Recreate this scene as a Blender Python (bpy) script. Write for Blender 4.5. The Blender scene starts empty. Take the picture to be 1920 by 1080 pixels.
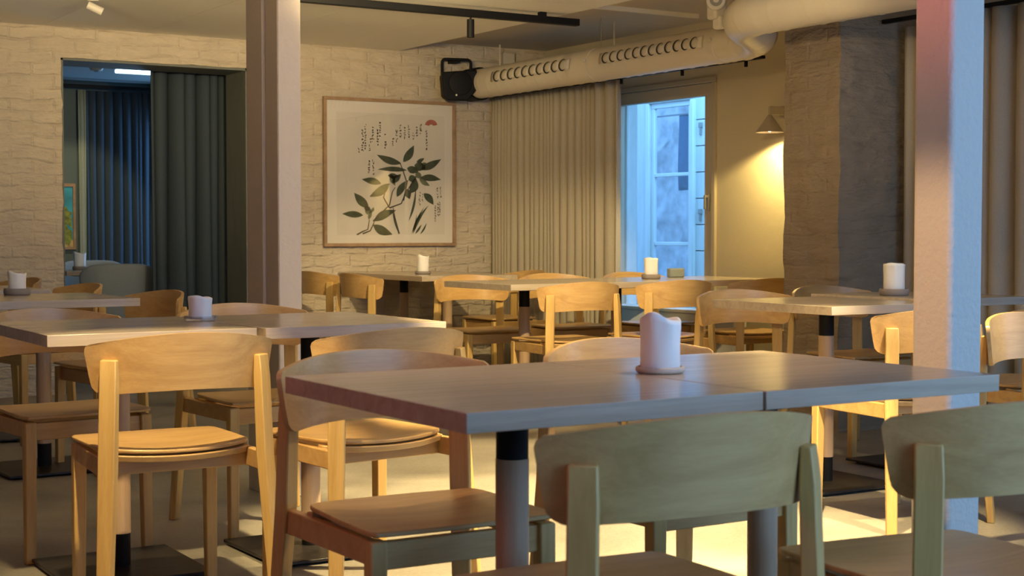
import bpy, math, random
from mathutils import Vector, Matrix, noise
random.seed(7)
R = math.radians
PI = math.pi
sc = bpy.context.scene
col = sc.collection

# ------------------------------------------------------------------ camera
F_PX = 2830.0
HC = 1.02
cam_d = bpy.data.cameras.new('camera')
cam_d.sensor_width = 36.0
cam_d.lens = 36.0 * F_PX / 1920.0
cam_d.dof.use_dof = True
cam_d.dof.focus_distance = 5.6
cam_d.dof.aperture_fstop = 9.0
cam_d.clip_start = 0.05
cam = bpy.data.objects.new('camera', cam_d)
col.objects.link(cam)
cam.location = (0, 0, HC)
cam.rotation_euler = (R(90) - math.atan((540 - 433.5) / F_PX), 0, R(-32))
sc.camera = cam
sc.view_settings.view_transform = 'Standard'
sc.view_settings.look = 'None'
sc.view_settings.gamma = 1.0
sc.view_settings.use_curve_mapping = False
sc.view_settings.exposure = 0.45

# ------------------------------------------------------------------ world and lights
W = bpy.data.worlds.new('sky')
sc.world = W
W.use_nodes = True
bg = W.node_tree.nodes['Background']
bg.inputs[0].default_value = (0.22, 0.52, 1.0, 1)
bg.inputs[1].default_value = 2.4

def aim(o, target):
    d = Vector(target) - o.location
    o.rotation_euler = d.to_track_quat('-Z', 'Y').to_euler()

def area(name, loc, target, size, power, colr, size_y=None):
    d = bpy.data.lights.new(name, 'AREA')
    d.energy = power
    d.color = colr
    d.size = size
    if size_y:
        d.shape = 'RECTANGLE'
        d.size_y = size_y
    o = bpy.data.objects.new(name, d)
    o.location = loc
    col.objects.link(o)
    aim(o, target)
    return o

def spot(name, loc, target, power, colr, angle, blend=0.5, radius=0.03):
    d = bpy.data.lights.new(name, 'SPOT')
    d.energy = power
    d.color = colr
    d.spot_size = R(angle)
    d.spot_blend = blend
    d.shadow_soft_size = radius
    o = bpy.data.objects.new(name, d)
    o.location = loc
    col.objects.link(o)
    aim(o, target)
    return o

def point(name, loc, power, colr, radius=0.06):
    d = bpy.data.lights.new(name, 'POINT')
    d.energy = power
    d.color = colr
    d.shadow_soft_size = radius
    o = bpy.data.objects.new(name, d)
    o.location = loc
    col.objects.link(o)
    return o

WARM = (1.0, 0.75, 0.36)
DAY = (0.39, 0.60, 1.0)
# daylight entering through the window seen in the photo and through assumed bays behind and beside the camera
area('daylight_passage', (7.1, 8.2, 2.65), (7.1, 8.8, 0.6), 1.0, 58, (0.20, 0.58, 1.0), 2.6)
area('daylight_assumed_rear_bay', (3.1, -1.15, 1.45), (2.2, 1.6, 0.9), 3.4, 32, DAY, 1.5)
area('daylight_assumed_side_bay', (6.1, 1.4, 1.35), (4.3, 1.8, 0.6), 1.4, 5, DAY, 1.3)
area('daylight_back_room', (4.2, 11.4, 1.2), (3.0, 10.6, 1.0), 0.7, 12, (0.25, 0.55, 1.0), 1.3)
# assumed pink light added on the left, out of the frame, its source unseen
area('assumed_pink_light', (-0.6, 2.5, 1.9), (2.8, 2.55, 1.2), 0.3, 5, (1.0, 0.17, 0.12), 0.8)
spot('assumed_pink_spot_low', (-0.6, 2.3, 1.55), (1.80, 2.86, 0.64), 16, (1.0, 0.22, 0.12), 11, 0.9, 0.05)
spot('assumed_pink_spot', (-0.6, 2.56, 2.15), (2.8, 2.56, 2.05), 215, (1.0, 0.20, 0.15), 26, 1.0, 0.05)
spot('assumed_spot_yellow_chair', (1.02, 2.98, 2.2), (1.36, 3.84, 0.52), 225, WARM, 31, 0.4)  # assumed warm spots out of view; only the table e lamp has a fixture
spot('assumed_spot_floor', (3.1, 3.3, 2.2), (2.95, 4.05, 0.0), 620, WARM, 54, 0.2)
spot('assumed_spot_right_floor', (3.7, 3.0, 2.2), (3.55, 3.9, 0.2), 300, WARM, 46, 0.4)
spot('assumed_spot_near_floor', (2.6, 2.95, 2.2), (2.35, 3.25, 0.0), 150, WARM, 44, 0.4)
spot('assumed_spot_column', (2.9, 2.9, 2.2), (2.4, 5.5, 1.2), 30, WARM, 40, 0.6)
spot('assumed_spot_pillar', (0.9, 2.56, 2.2), (2.85, 2.56, 0.75), 125, (1.0, 0.60, 0.30), 20, 0.7)
spot('assumed_spot_row_c', (3.6, 4.8, 2.2), (4.6, 7.3, 0.6), 300, WARM, 46, 0.5)
spot('assumed_spot_left', (0.2, 5.4, 2.2), (1.9, 9.3, 1.2), 10, WARM, 80, 0.8)
spot('assumed_spot_picture', (3.1, 6.6, 2.2), (5.0, 9.0, 1.0), 22, WARM, 95, 0.8)
spot('track_spot_table_e', (4.31, 7.55, 2.10), (4.6, 8.4, 0.7), 16, WARM, 70, 0.7)
spot('assumed_spot_front_table', (2.3, 2.25, 2.2), (1.95, 2.75, 0.74), 34, (1.0, 0.70, 0.42), 56, 0.8)
spot('assumed_spot_mid_floor', (3.3, 4.5, 2.2), (3.35, 5.35, 0.0), 380, WARM, 44, 0.25)
spot('assumed_spot_table_f', (3.9, 3.6, 2.2), (4.2, 4.5, 0.74), 45, WARM, 50, 0.5)
spot('assumed_spot_duct', (3.4, 4.6, 1.95), (4.9, 5.6, 2.1), 30, WARM, 60, 0.8)
spot('assumed_back_room_spot', (2.9, 10.3, 2.1), (3.32, 11.55, 1.2), 26, (1.0, 0.80, 0.45), 40, 0.5)  # assumed lamp, added for the warm light on the painting and curtain
# added fill lights over the aisle, out of view, most brightening the ceiling
area('aisle_fill_down', (2.6, 5.0, 2.2), (2.8, 5.6, 0.0), 3.0, 7, WARM, 2.0)
spot('ceiling_fill_left', (1.5, 6.7, 2.03), (2.2, 9.4, 2.47), 54, WARM, 84, 0.9, 0.1)
spot('ceiling_fill_right', (3.1, 6.1, 2.03), (4.3, 9.4, 2.52), 95, WARM, 80, 0.9, 0.1)
spot('ceiling_fill_near', (2.6, 4.6, 1.88), (3.4, 8.6, 3.2), 170, WARM, 70, 0.9, 0.1)

# ------------------------------------------------------------------ helpers
def tag(o, label=None, cat=None, group=None, kind=None):
    if label: o['label'] = label
    if cat: o['category'] = cat
    if group: o['group'] = group
    if kind: o['kind'] = kind
    return o

def empty(name, loc=(0, 0, 0), rz=0.0):
    o = bpy.data.objects.new(name, None)
    o.empty_display_size = 0.1
    o.location = loc
    o.rotation_euler = (0, 0, rz)
    col.objects.link(o)
    return o

class MB:
    def __init__(s):
        s.v = []; s.f = []; s.mi = []; s.cur = 0
    def add(s, vs, fs):
        n = len(s.v)
        s.v += [tuple(v) for v in vs]
        for f in fs:
            s.f.append([i + n for i in f]); s.mi.append(s.cur)
    def box(s, x0, x1, y0, y1, z0, z1):
        s.add([(x0,y0,z0),(x1,y0,z0),(x1,y1,z0),(x0,y1,z0),(x0,y0,z1),(x1,y0,z1),(x1,y1,z1),(x0,y1,z1)],
              [(0,3,2,1),(4,5,6,7),(0,1,5,4),(1,2,6,5),(2,3,7,6),(3,0,4,7)])
    def bar(s, a, b, wa, da, wb=None, db=None, rot=0.0):
        """rectangular bar between two points, widths along local x and y"""
        wb = wa if wb is None else wb; db = da if db is None else db
        vs = []
        for p, w, d in ((a, wa, da), (b, wb, db)):
            for sx, sy in ((-1,-1),(1,-1),(1,1),(-1,1)):
                x = sx*w/2; y = sy*d/2
                vs.append((p[0]+x*math.cos(rot)-y*math.sin(rot), p[1]+x*math.sin(rot)+y*math.cos(rot), p[2]))
        s.add(vs, [(0,3,2,1),(4,5,6,7),(0,1,5,4),(1,2,6,5),(2,3,7,6),(3,0,4,7)])
    def lathe(s, prof, n=32, c=(0,0,0), wob=None):
        m = len(prof); vs = []
        for i, (r, z) in enumerate(prof):
            for k in range(n):
                a = 2*PI*k/n
                rr, zz = (r, z) if wob is None else wob(i, a, r, z)
                vs.append((c[0]+rr*math.cos(a), c[1]+rr*math.sin(a), c[2]+zz))
        fs = []
        for i in range(m-1):
            for k in range(n):
                k2 = (k+1) % n
                fs.append((i*n+k, i*n+k2, (i+1)*n+k2, (i+1)*n+k))
        fs.append(tuple(reversed(range(n)))); fs.append(tuple((m-1)*n+k for k in range(n)))
        s.add(vs, fs)
    def tube(s, pts, rad, n=24, cap=True):
        """rad: number or function of arclength"""
        pts = [Vector(p) for p in pts]
        L = 0; vs = []; ups = None
        for i, p in enumerate(pts):
            t = (pts[min(i+1, len(pts)-1)] - pts[max(i-1, 0)]).normalized()
            if i: L += (pts[i]-pts[i-1]).length
            if ups is None:
                ups = Vector((0,0,1)) if abs(t.z) < .9 else Vector((1,0,0))
            u = (ups - t*ups.dot(t)).normalized(); ups = u
            w = t.cross(u)
            r = rad(L) if callable(rad) else rad
            for k in range(n):
                a = 2*PI*k/n
                vs.append(p + u*(r*math.cos(a)) + w*(r*math.sin(a)))
        fs = []
        for i in range(len(pts)-1):
            for k in range(n):
                k2 = (k+1) % n
                fs.append((i*n+k, i*n+k2, (i+1)*n+k2, (i+1)*n+k))
        if cap:
            fs.append(tuple(reversed(range(n)))); fs.append(tuple((len(pts)-1)*n+k for k in range(n)))
        s.add(vs, fs)
    def grid(s, fn, nu, nv, flip=False):
        vs = [fn(i/nu, j/nv) for j in range(nv+1) for i in range(nu+1)]
        fs = []
        for j in range(nv):
            for i in range(nu):
                a = j*(nu+1)+i
                q = (a, a+1, a+nu+2, a+nu+1)
                fs.append(tuple(reversed(q)) if flip else q)
        s.add(vs, fs)
    def build(s, name, mat, parent=None, smooth=False, bevel=0.0, seg=2, solid=0.0, auto=None):
        me = bpy.data.meshes.new(name)
        me.from_pydata(s.v, [], s.f)
        mats = mat if isinstance(mat, (list, tuple)) else [mat]
        for m in mats: me.materials.append(m)
        if len(mats) > 1:
            for p, i in zip(me.polygons, s.mi): p.material_index = i
        me.update()
        o = bpy.data.objects.new(name, me)
        col.objects.link(o)
        if parent: o.parent = parent
        if solid:
            md = o.modifiers.new('solid', 'SOLIDIFY'); md.thickness = solid; md.offset = 0
        if bevel:
            md = o.modifiers.new('bevel', 'BEVEL'); md.width = bevel; md.segments = seg
            md.limit_method = 'ANGLE'; md.angle_limit = R(40)
        if smooth or bevel:
            me.shade_smooth() if hasattr(me, 'shade_smooth') else [setattr(p, 'use_smooth', True) for p in me.polygons]
            if not smooth or auto:
                try:
                    me.set_sharp_from_angle(angle=R(auto or 35))
                except Exception:
                    pass
        return o

def kids(o): return [c for c in bpy.data.objects if c.parent == o]
def copy_tree(o, parent=None):
    ch = kids(o)
    c = o.copy(); col.objects.link(c); c.parent = parent
    for k in ch: copy_tree(k, c)
    return c

# ------------------------------------------------------------------ materials
def new_mat(name):
    m = bpy.data.materials.new(name); m.use_nodes = True
    return m, m.node_tree.nodes, m.node_tree.links, m.node_tree.nodes['Principled BSDF']

def plain(name, c, rough=0.5, metal=0.0, spec=0.5, bump=0.0, bscale=60, var=0.0, vscale=4, coat=0.0, sss=0.0):
    m, N, L, b = new_mat(name)
    b.inputs['Base Color'].default_value = (*c, 1)
    b.inputs['Roughness'].default_value = rough
    b.inputs['Metallic'].default_value = metal
    b.inputs['Specular IOR Level'].default_value = spec
    if coat:
        b.inputs['Coat Weight'].default_value = coat
    if sss:
        b.inputs['Subsurface Weight'].default_value = sss
        b.inputs['Subsurface Radius'].default_value = (0.03, 0.02, 0.012)
    tc = N.new('ShaderNodeTexCoord')
    if var:
        n = N.new('ShaderNodeTexNoise'); n.inputs['Scale'].default_value = vscale; n.inputs['Detail'].default_value = 4
        L.new(tc.outputs['Object'], n.inputs['Vector'])
        r = N.new('ShaderNodeValToRGB')
        r.color_ramp.elements[0].position = .3; r.color_ramp.elements[1].position = .7
        r.color_ramp.elements[0].color = (*[x*(1-var) for x in c], 1)
        r.color_ramp.elements[1].color = (*[min(1, x*(1+var)) for x in c], 1)
        L.new(n.outputs['Fac'], r.inputs['Fac']); L.new(r.outputs['Color'], b.inputs['Base Color'])
    if bump:
        n = N.new('ShaderNodeTexNoise'); n.inputs['Scale'].default_value = bscale; n.inputs['Detail'].default_value = 3
        L.new(tc.outputs['Object'], n.inputs['Vector'])
        bp = N.new('ShaderNodeBump'); bp.inputs['Strength'].default_value = bump; bp.inputs['Distance'].default_value = 0.01
        L.new(n.outputs['Fac'], bp.inputs['Height']); L.new(bp.outputs['Normal'], b.inputs['Normal'])
    return m

def wood(name, c1, c2, rough=0.38, scale=(1.2, 14, 14), spec=0.5, grain=1.0):
    m, N, L, b = new_mat(name)
    tc = N.new('ShaderNodeTexCoord'); oi = N.new('ShaderNodeObjectInfo')
    ad = N.new('ShaderNodeVectorMath'); ad.operation = 'ADD'
    sc_ = N.new('ShaderNodeVectorMath'); sc_.operation = 'SCALE'; sc_.inputs['Scale'].default_value = 7.0
    cb = N.new('ShaderNodeCombineXYZ')
    for i in range(3): L.new(oi.outputs['Random'], cb.inputs[i])
    L.new(cb.outputs[0], sc_.inputs[0]); L.new(tc.outputs['Object'], ad.inputs[0]); L.new(sc_.outputs[0], ad.inputs[1])
    mp = N.new('ShaderNodeMapping'); mp.inputs['Scale'].default_value = scale
    L.new(ad.outputs[0], mp.inputs['Vector'])
    n1 = N.new('ShaderNodeTexNoise'); n1.inputs['Scale'].default_value = 1.3; n1.inputs['Detail'].default_value = 5; n1.inputs['Distortion'].default_value = 1.2
    L.new(mp.outputs[0], n1.inputs['Vector'])
    mp2 = N.new('ShaderNodeMapping'); mp2.inputs['Scale'].default_value = tuple(s*6 for s in scale)
    L.new(ad.outputs[0], mp2.inputs['Vector'])
    n2 = N.new('ShaderNodeTexNoise'); n2.inputs['Scale'].default_value = 2.2; n2.inputs['Detail'].default_value = 3
    L.new(mp2.outputs[0], n2.inputs['Vector'])
    mx = N.new('ShaderNodeMath'); mx.operation = 'MULTIPLY_ADD'; mx.inputs[1].default_value = 0.35 * grain
    L.new(n2.outputs['Fac'], mx.inputs[0]); L.new(n1.outputs['Fac'], mx.inputs[2])
    r = N.new('ShaderNodeValToRGB')
    r.color_ramp.elements[0].position = .42; r.color_ramp.elements[1].position = .88
    r.color_ramp.elements[0].color = (*c1, 1); r.color_ramp.elements[1].color = (*c2, 1)
    L.new(mx.outputs[0], r.inputs['Fac']); L.new(r.outputs['Color'], b.inputs['Base Color'])
    b.inputs['Roughness'].default_value = rough
    b.inputs['Specular IOR Level'].default_value = spec
    bp = N.new('ShaderNodeBump'); bp.inputs['Strength'].default_value = 0.06; bp.inputs['Distance'].default_value = 0.004
    L.new(n2.outputs['Fac'], bp.inputs['Height']); L.new(bp.outputs['Normal'], b.inputs['Normal'])
    return m

def masonry(name, c, bump=1.0, axis='XZ', brick=0.5, rough=0.75):
    """painted, whitewashed brick: soft courses under thick lumpy paint"""
    m, N, L, b = new_mat(name)
    tc = N.new('ShaderNodeTexCoord')
    sp = N.new('ShaderNodeSeparateXYZ'); L.new(tc.outputs['Object'], sp.inputs[0])
    cb = N.new('ShaderNodeCombineXYZ')
    a1, a2 = (0, 2) if axis == 'XZ' else (1, 2)
    wn = N.new('ShaderNodeTexNoise'); wn.inputs['Scale'].default_value = 3.0; wn.inputs['Detail'].default_value = 3
    L.new(tc.outputs['Object'], wn.inputs['Vector'])
    ma = N.new('ShaderNodeMath'); ma.operation = 'MULTIPLY_ADD'; ma.inputs[1].default_value = 0.10
    L.new(wn.outputs['Fac'], ma.inputs[0]); L.new(sp.outputs[a2], ma.inputs[2])
    L.new(sp.outputs[a1], cb.inputs[0]); L.new(ma.outputs[0], cb.inputs[1])
    br = N.new('ShaderNodeTexBrick')
    br.inputs['Scale'].default_value = 1.0
    br.inputs['Brick Width'].default_value = 0.27; br.inputs['Row Height'].default_value = 0.075
    br.inputs['Mortar Size'].default_value = 0.012; br.inputs['Mortar Smooth'].default_value = 1.0
    L.new(cb.outputs[0], br.inputs['Vector'])
    n1 = N.new('ShaderNodeTexNoise'); n1.inputs['Scale'].default_value = 9; n1.inputs['Detail'].default_value = 6; n1.inputs['Roughness'].default_value = 0.6
    mpw = N.new('ShaderNodeMapping'); mpw.inputs['Scale'].default_value = (0.6, 0.6, 1.5)
    L.new(tc.outputs['Object'], mpw.inputs['Vector']); L.new(mpw.outputs[0], n1.inputs['Vector'])
    n3 = N.new('ShaderNodeTexNoise'); n3.inputs['Scale'].default_value = 1.1; n3.inputs['Detail'].default_value = 2
    L.new(tc.outputs['Object'], n3.inputs['Vector'])
    mk = N.new('ShaderNodeMath'); mk.operation = 'MULTIPLY'
    L.new(br.outputs['Fac'], mk.inputs[0]); L.new(n3.outputs['Fac'], mk.inputs[1])
    hh = N.new('ShaderNodeMath'); hh.operation = 'MULTIPLY_ADD'; hh.inputs[1].default_value = -brick
    L.new(mk.outputs[0], hh.inputs[0]); L.new(n1.outputs['Fac'], hh.inputs[2])
    bp = N.new('ShaderNodeBump'); bp.inputs['Strength'].default_value = bump; bp.inputs['Distance'].default_value = 0.05
    L.new(hh.outputs[0], bp.inputs['Height']); L.new(bp.outputs['Normal'], b.inputs['Normal'])
    r = N.new('ShaderNodeValToRGB')
    r.color_ramp.elements[0].position = .3; r.color_ramp.elements[1].position = .7
    r.color_ramp.elements[0].color = (*[x*0.88 for x in c], 1); r.color_ramp.elements[1].color = (*[min(1, x*1.06) for x in c], 1)
    L.new(n1.outputs['Fac'], r.inputs['Fac']); L.new(r.outputs['Color'], b.inputs['Base Color'])
    b.inputs['Roughness'].default_value = rough
    return m

def fabric(name, c, trans=0.0, rough=0.9):
    m, N, L, b = new_mat(name)
    tc = N.new('ShaderNodeTexCoord')
    mp = N.new('ShaderNodeMapping'); mp.inputs['Scale'].default_value = (220, 220, 220)
    L.new(tc.outputs['Object'], mp.inputs['Vector'])
    n = N.new('ShaderNodeTexNoise'); n.inputs['Scale'].default_value = 1; n.inputs['Detail'].default_value = 2
    L.new(mp.outputs[0], n.inputs['Vector'])
    r = N.new('ShaderNodeValToRGB')
    r.color_ramp.elements[0].color = (*[x*0.8 for x in c], 1); r.color_ramp.elements[1].color = (*[min(1, x*1.2) for x in c], 1)
    L.new(n.outputs['Fac'], r.inputs['Fac']); L.new(r.outputs['Color'], b.inputs['Base Color'])
    b.inputs['Roughness'].default_value = rough
    b.inputs['Specular IOR Level'].default_value = 0.15
    bp = N.new('ShaderNodeBump'); bp.inputs['Strength'].default_value = 0.15; bp.inputs['Distance'].default_value = 0.002
    L.new(n.outputs['Fac'], bp.inputs['Height']); L.new(bp.outputs['Normal'], b.inputs['Normal'])
    if trans:
        out = N['Material Output']
        t = N.new('ShaderNodeBsdfTranslucent'); t.inputs['Color'].default_value = (*c, 1)
        mx = N.new('ShaderNodeMixShader'); mx.inputs[0].default_value = trans
        L.new(b.outputs[0], mx.inputs[1]); L.new(t.outputs[0], mx.inputs[2]); L.new(mx.outputs[0], out.inputs['Surface'])
    return m

def pane_glass(name, tint=(0.95, 0.97, 1.0), refl=0.02):
    m, N, L, b = new_mat(name)
    out = N['Material Output']
    tr = N.new('ShaderNodeBsdfTransparent'); tr.inputs[0].default_value = (*tint, 1)
    gl = N.new('ShaderNodeBsdfGlossy'); gl.inputs['Roughness'].default_value = 0.02
    lw = N.new('ShaderNodeLayerWeight'); lw.inputs['Blend'].default_value = 0.5
    pw = N.new('ShaderNodeMath'); pw.operation = 'POWER'; pw.inputs[1].default_value = 4.0
    fr = N.new('ShaderNodeMath'); fr.operation = 'MULTIPLY_ADD'; fr.inputs[1].default_value = 0.8; fr.inputs[2].default_value = refl
    L.new(lw.outputs['Facing'], pw.inputs[0]); L.new(pw.outputs[0], fr.inputs[0])
    mx = N.new('ShaderNodeMixShader')
    L.new(fr.outputs[0], mx.inputs[0]); L.new(tr.outputs[0], mx.inputs[1]); L.new(gl.outputs[0], mx.inputs[2])
    L.new(mx.outputs[0], out.inputs['Surface'])
    return m

def emit(name, c, s):
    m, N, L, b = new_mat(name)
    b.inputs['Base Color'].default_value = (*c, 1)
    b.inputs['Emission Color'].default_value = (*c, 1)
    b.inputs['Emission Strength'].default_value = s
    return m

def stone_floor():
    m, N, L, b = new_mat('polished_concrete')
    tc = N.new('ShaderNodeTexCoord')
    n1 = N.new('ShaderNodeTexNoise'); n1.inputs['Scale'].default_value = 1.6; n1.inputs['Detail'].default_value = 6; n1.inputs['Distortion'].default_value = 0.8
    n2 = N.new('ShaderNodeTexNoise'); n2.inputs['Scale'].default_value = 70; n2.inputs['Detail'].default_value = 4
    v = N.new('ShaderNodeTexVoronoi'); v.inputs['Scale'].default_value = 38
    for n in (n1, n2, v): L.new(tc.outputs['Object'], n.inputs['Vector'])
    r = N.new('ShaderNodeValToRGB')
    e = r.color_ramp.elements
    e[0].position = .3; e[0].color = (0.20, 0.182, 0.15, 1); e[1].position = .72; e[1].color = (0.39, 0.36, 0.30, 1)
    mx = N.new('ShaderNodeMath'); mx.operation = 'MULTIPLY_ADD'; mx.inputs[1].default_value = .35; 
    L.new(n2.outputs['Fac'], mx.inputs[0])
    sb = N.new('ShaderNodeMath'); sb.operation = 'SUBTRACT'; sb.inputs[1].default_value = .17
    L.new(n1.outputs['Fac'], sb.inputs[0]); L.new(sb.outputs[0], mx.inputs[2])
    L.new(mx.outputs[0], r.inputs['Fac'])
    r2 = N.new('ShaderNodeValToRGB')
    r2.color_ramp.elements[0].position = .05; r2.color_ramp.elements[0].color = (0.55, 0.5, 0.45, 1)
    r2.color_ramp.elements[1].position = .22; r2.color_ramp.elements[1].color = (1, 1, 1, 1)
    L.new(v.outputs['Distance'], r2.inputs['Fac'])
    mm = N.new('ShaderNodeMix'); mm.data_type = 'RGBA'; mm.blend_type = 'MULTIPLY'; mm.inputs['Factor'].default_value = 0.5
    L.new(r.outputs['Color'], mm.inputs[6]); L.new(r2.outputs['Color'], mm.inputs[7])
    L.new(mm.outputs[2], b.inputs['Base Color'])
    b.inputs['Roughness'].default_value = 0.42
    return m

M = {}
M['wall'] = masonry('whitewashed_brick', (0.60, 0.51, 0.39), 1.0, 'XZ', 0.2)
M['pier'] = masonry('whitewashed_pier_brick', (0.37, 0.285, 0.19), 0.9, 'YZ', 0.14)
M['plaster'] = plain('cream_plaster', (0.66, 0.58, 0.42), 0.7, bump=0.25, bscale=14)
M['ceiling'] = plain('white_ceiling_board', (0.84, 0.81, 0.73), 0.8, bump=0.03, bscale=90)
M['soffit'] = plain('ceiling_plaster', (0.56, 0.50, 0.42), 0.8, bump=0.1, bscale=20)
M['column'] = plain('painted_column', (0.55, 0.47, 0.39), 0.6, bump=0.25, bscale=45)
M['pillar'] = plain('painted_pillar', (0.58, 0.55, 0.50), 0.55, bump=0.35, bscale=60)
M['floor'] = stone_floor()
M['birch'] = wood('birch_veneer', (0.45, 0.265, 0.095), (0.61, 0.39, 0.155), 0.34, (1.2, 14, 16))
M['birch_solid'] = wood('birch_solid', (0.46, 0.285, 0.09), (0.62, 0.42, 0.15), 0.42, (16, 16, 1.2))
M['table'] = wood('ash_tabletop', (0.40, 0.325, 0.245), (0.52, 0.435, 0.34), 0.2, (1.0, 20, 20))
M['column_wood'] = wood('oak_table_column', (0.40, 0.27, 0.17), (0.52, 0.37, 0.24), 0.45, (14, 14, 1.0))
M['black'] = plain('black_steel', (0.010, 0.010, 0.012), 0.5, 0.0, 0.3, bump=0.05, bscale=200)
M['matte_black'] = plain('matte_black', (0.006, 0.006, 0.007), 0.6, 0.0, 0.22)
M['base_steel'] = plain('dark_base_plate', (0.028, 0.024, 0.022), 0.38, 0.3, bump=0.12, bscale=30, var=0.4, vscale=9)
M['duct'] = plain('painted_duct', (0.70, 0.63, 0.51), 0.38, bump=0.04, bscale=40)
M['duct_hole'] = plain('duct_nozzle_hole', (0.02, 0.017, 0.014), 0.8)
M['nozzle'] = plain('duct_nozzle_cup', (0.66, 0.60, 0.50), 0.35)
M['curtain'] = fabric('beige_linen', (0.54, 0.48, 0.375), 0.12)
M['curtain_dark'] = fabric('slate_curtain', (0.060, 0.080, 0.098), 0.10)
M['curtain_blue'] = fabric('blue_grey_curtain', (0.07, 0.10, 0.13), 0.25)
M['frame_paint'] = plain('window_frame_paint', (0.52, 0.45, 0.34), 0.5)
M['white_paint'] = plain('white_window_paint', (0.72, 0.73, 0.72), 0.45, var=0.05)
M['board'] = wood('painted_boards', (0.60, 0.62, 0.62), (0.74, 0.76, 0.76), 0.6, (2, 10, 1))
M['glass'] = pane_glass('window_glass')
M['pic_glass'] = pane_glass('picture_glass', (0.97, 0.97, 0.97), 0.06)
M['stone'] = plain('rubble_stone', (0.66, 0.64, 0.62), 0.9, bump=1.0, bscale=9, var=0.35, vscale=7)
M['wax'] = plain('candle_wax', (0.88, 0.86, 0.83), 0.45, sss=0.35)
M['wick'] = plain('burnt_wick', (0.02, 0.018, 0.016), 0.9)
M['grey_dish'] = plain('grey_concrete_dish', (0.25, 0.215, 0.195), 0.7, bump=0.1, bscale=90)
M['wood_dish'] = wood('pale_wood_dish', (0.50, 0.40, 0.31), (0.62, 0.52, 0.42), 0.5, (8, 8, 8))
m_, N_, L_, b_ = new_mat('ribbed_glass')
b_.inputs['Transmission Weight'].default_value = 0.85; b_.inputs['Roughness'].default_value = 0.08; b_.inputs['Base Color'].default_value = (0.93, 0.93, 0.93, 1)
M['glass_dish'] = m_
M['pic_frame'] = wood('picture_frame_wood', (0.26, 0.16, 0.09), (0.40, 0.26, 0.15), 0.5, (12, 12, 12))
M['paper'] = plain('print_paper', (0.82, 0.78, 0.72), 0.85, var=0.02)
M['paper_inner'] = plain('print_sheet', (0.75, 0.71, 0.65), 0.85, var=0.03)
M['leaf'] = plain('ink_leaf', (0.05, 0.075, 0.05), 0.8, var=0.35, vscale=30)
M['leaf_light'] = plain('ink_leaf_light', (0.16, 0.18, 0.12), 0.8, var=0.3, vscale=40)
M['ink'] = plain('ink', (0.05, 0.035, 0.03), 0.8)
M['ink_faint'] = plain('ink_faint', (0.18, 0.11, 0.09), 0.8)
M['seal_red'] = plain('seal_red', (0.45, 0.12, 0.09), 0.8)
M['grey_fabric'] = fabric('grey_upholstery', (0.22, 0.25, 0.26))
M['white_plastic'] = plain('white_plastic', (0.72, 0.68, 0.60), 0.35)
M['grey_plastic'] = plain('grey_plastic', (0.30, 0.28, 0.26), 0.4)
M['lamp_metal'] = plain('sand_lamp_metal', (0.46, 0.40, 0.32), 0.45)
M['bulb'] = emit('warm_bulb', (1.0, 0.75, 0.42), 9.0)
M['tube'] = emit('cool_tube', (0.55, 0.80, 1.0), 2.6)
M['radiator'] = plain('white_radiator', (0.82, 0.84, 0.82), 0.4)
M['back_wall2'] = plain('dark_green_wall', (0.10, 0.14, 0.14), 0.7, bump=0.1, bscale=20)
M['ceil2'] = plain('back_room_ceiling', (0.38, 0.42, 0.42), 0.8)
M['sky_blue'] = plain('paint_sky', (0.03, 0.30, 0.42), 0.6, var=0.3, vscale=8)
M['palm'] = plain('paint_palm', (0.20, 0.24, 0.04), 0.6, var=0.6, vscale=30)
M['sand'] = plain('paint_sand', (0.50, 0.36, 0.14), 0.6, var=0.4, vscale=30)
M['cord'] = plain('pale_cord', (0.5, 0.44, 0.34), 0.5)

# ------------------------------------------------------------------ setting
YW = 9.45      # brick wall with the opening and the picture
XW = 6.20      # window wall
CZ = 2.285     # ceiling boards
def rough_block(m, x0, x1, y0, y1, z0, z1, step=0.06, amp=0.008, seed=0.0):
    """a block whose faces are finely gridded and displaced like lumpy painted brick"""
    def disp(p):
        q = Vector(p) * 5.0 + Vector((seed, seed, 0))
        q2 = Vector((p[0]*14, p[1]*14, p[2]*22)) + Vector((seed, 0, seed))
        d = noise.noise_vector(q) * amp + noise.noise_vector(q2) * amp * 0.55
        return (p[0]+d.x, p[1]+d.y, p[2]+d.z)
    def face(o, u, v):
        nu = max(1, int(Vector(u).length/step)); nv = max(1, int(Vector(v).length/step))
        m.grid(lambda a, b: disp(tuple(o[i]+u[i]*a+v[i]*b for i in range(3))), nu, nv)
    dx, dy, dz = x1-x0, y1-y0, z1-z0
    face((x0,y0,z0),(dx,0,0),(0,0,dz)); face((x1,y1,z0),(-dx,0,0),(0,0,dz))
    face((x0,y1,z0),(0,-dy,0),(0,0,dz)); face((x1,y0,z0),(0,dy,0),(0,0,dz))
    face((x0,y0,z1),(dx,0,0),(0,dy,0)); face((x0,y1,z0),(dx,0,0),(0,-dy,0))

b = MB(); b.box(-3.2, 7.6, -1.3, 13.0, -0.06, 0.0)
tag(b.build('floor', M['floor']), kind='structure')

OX0, OX1, OZ = 2.612, 3.848, 2.098      # opening
WT = 0.36
b = MB()
rough_block(b, -3.2, OX0, YW, YW+WT, 0, 2.45, 0.05, 0.010)
rough_block(b, OX1, 6.6, YW, YW+WT, 0, 2.45, 0.05, 0.010)
rough_block(b, OX0-0.01, OX1+0.01, YW, YW+WT, OZ, 2.45, 0.05, 0.007)
tag(b.build('wall_back', M['wall'], smooth=True, auto=50), kind='structure')

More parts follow.
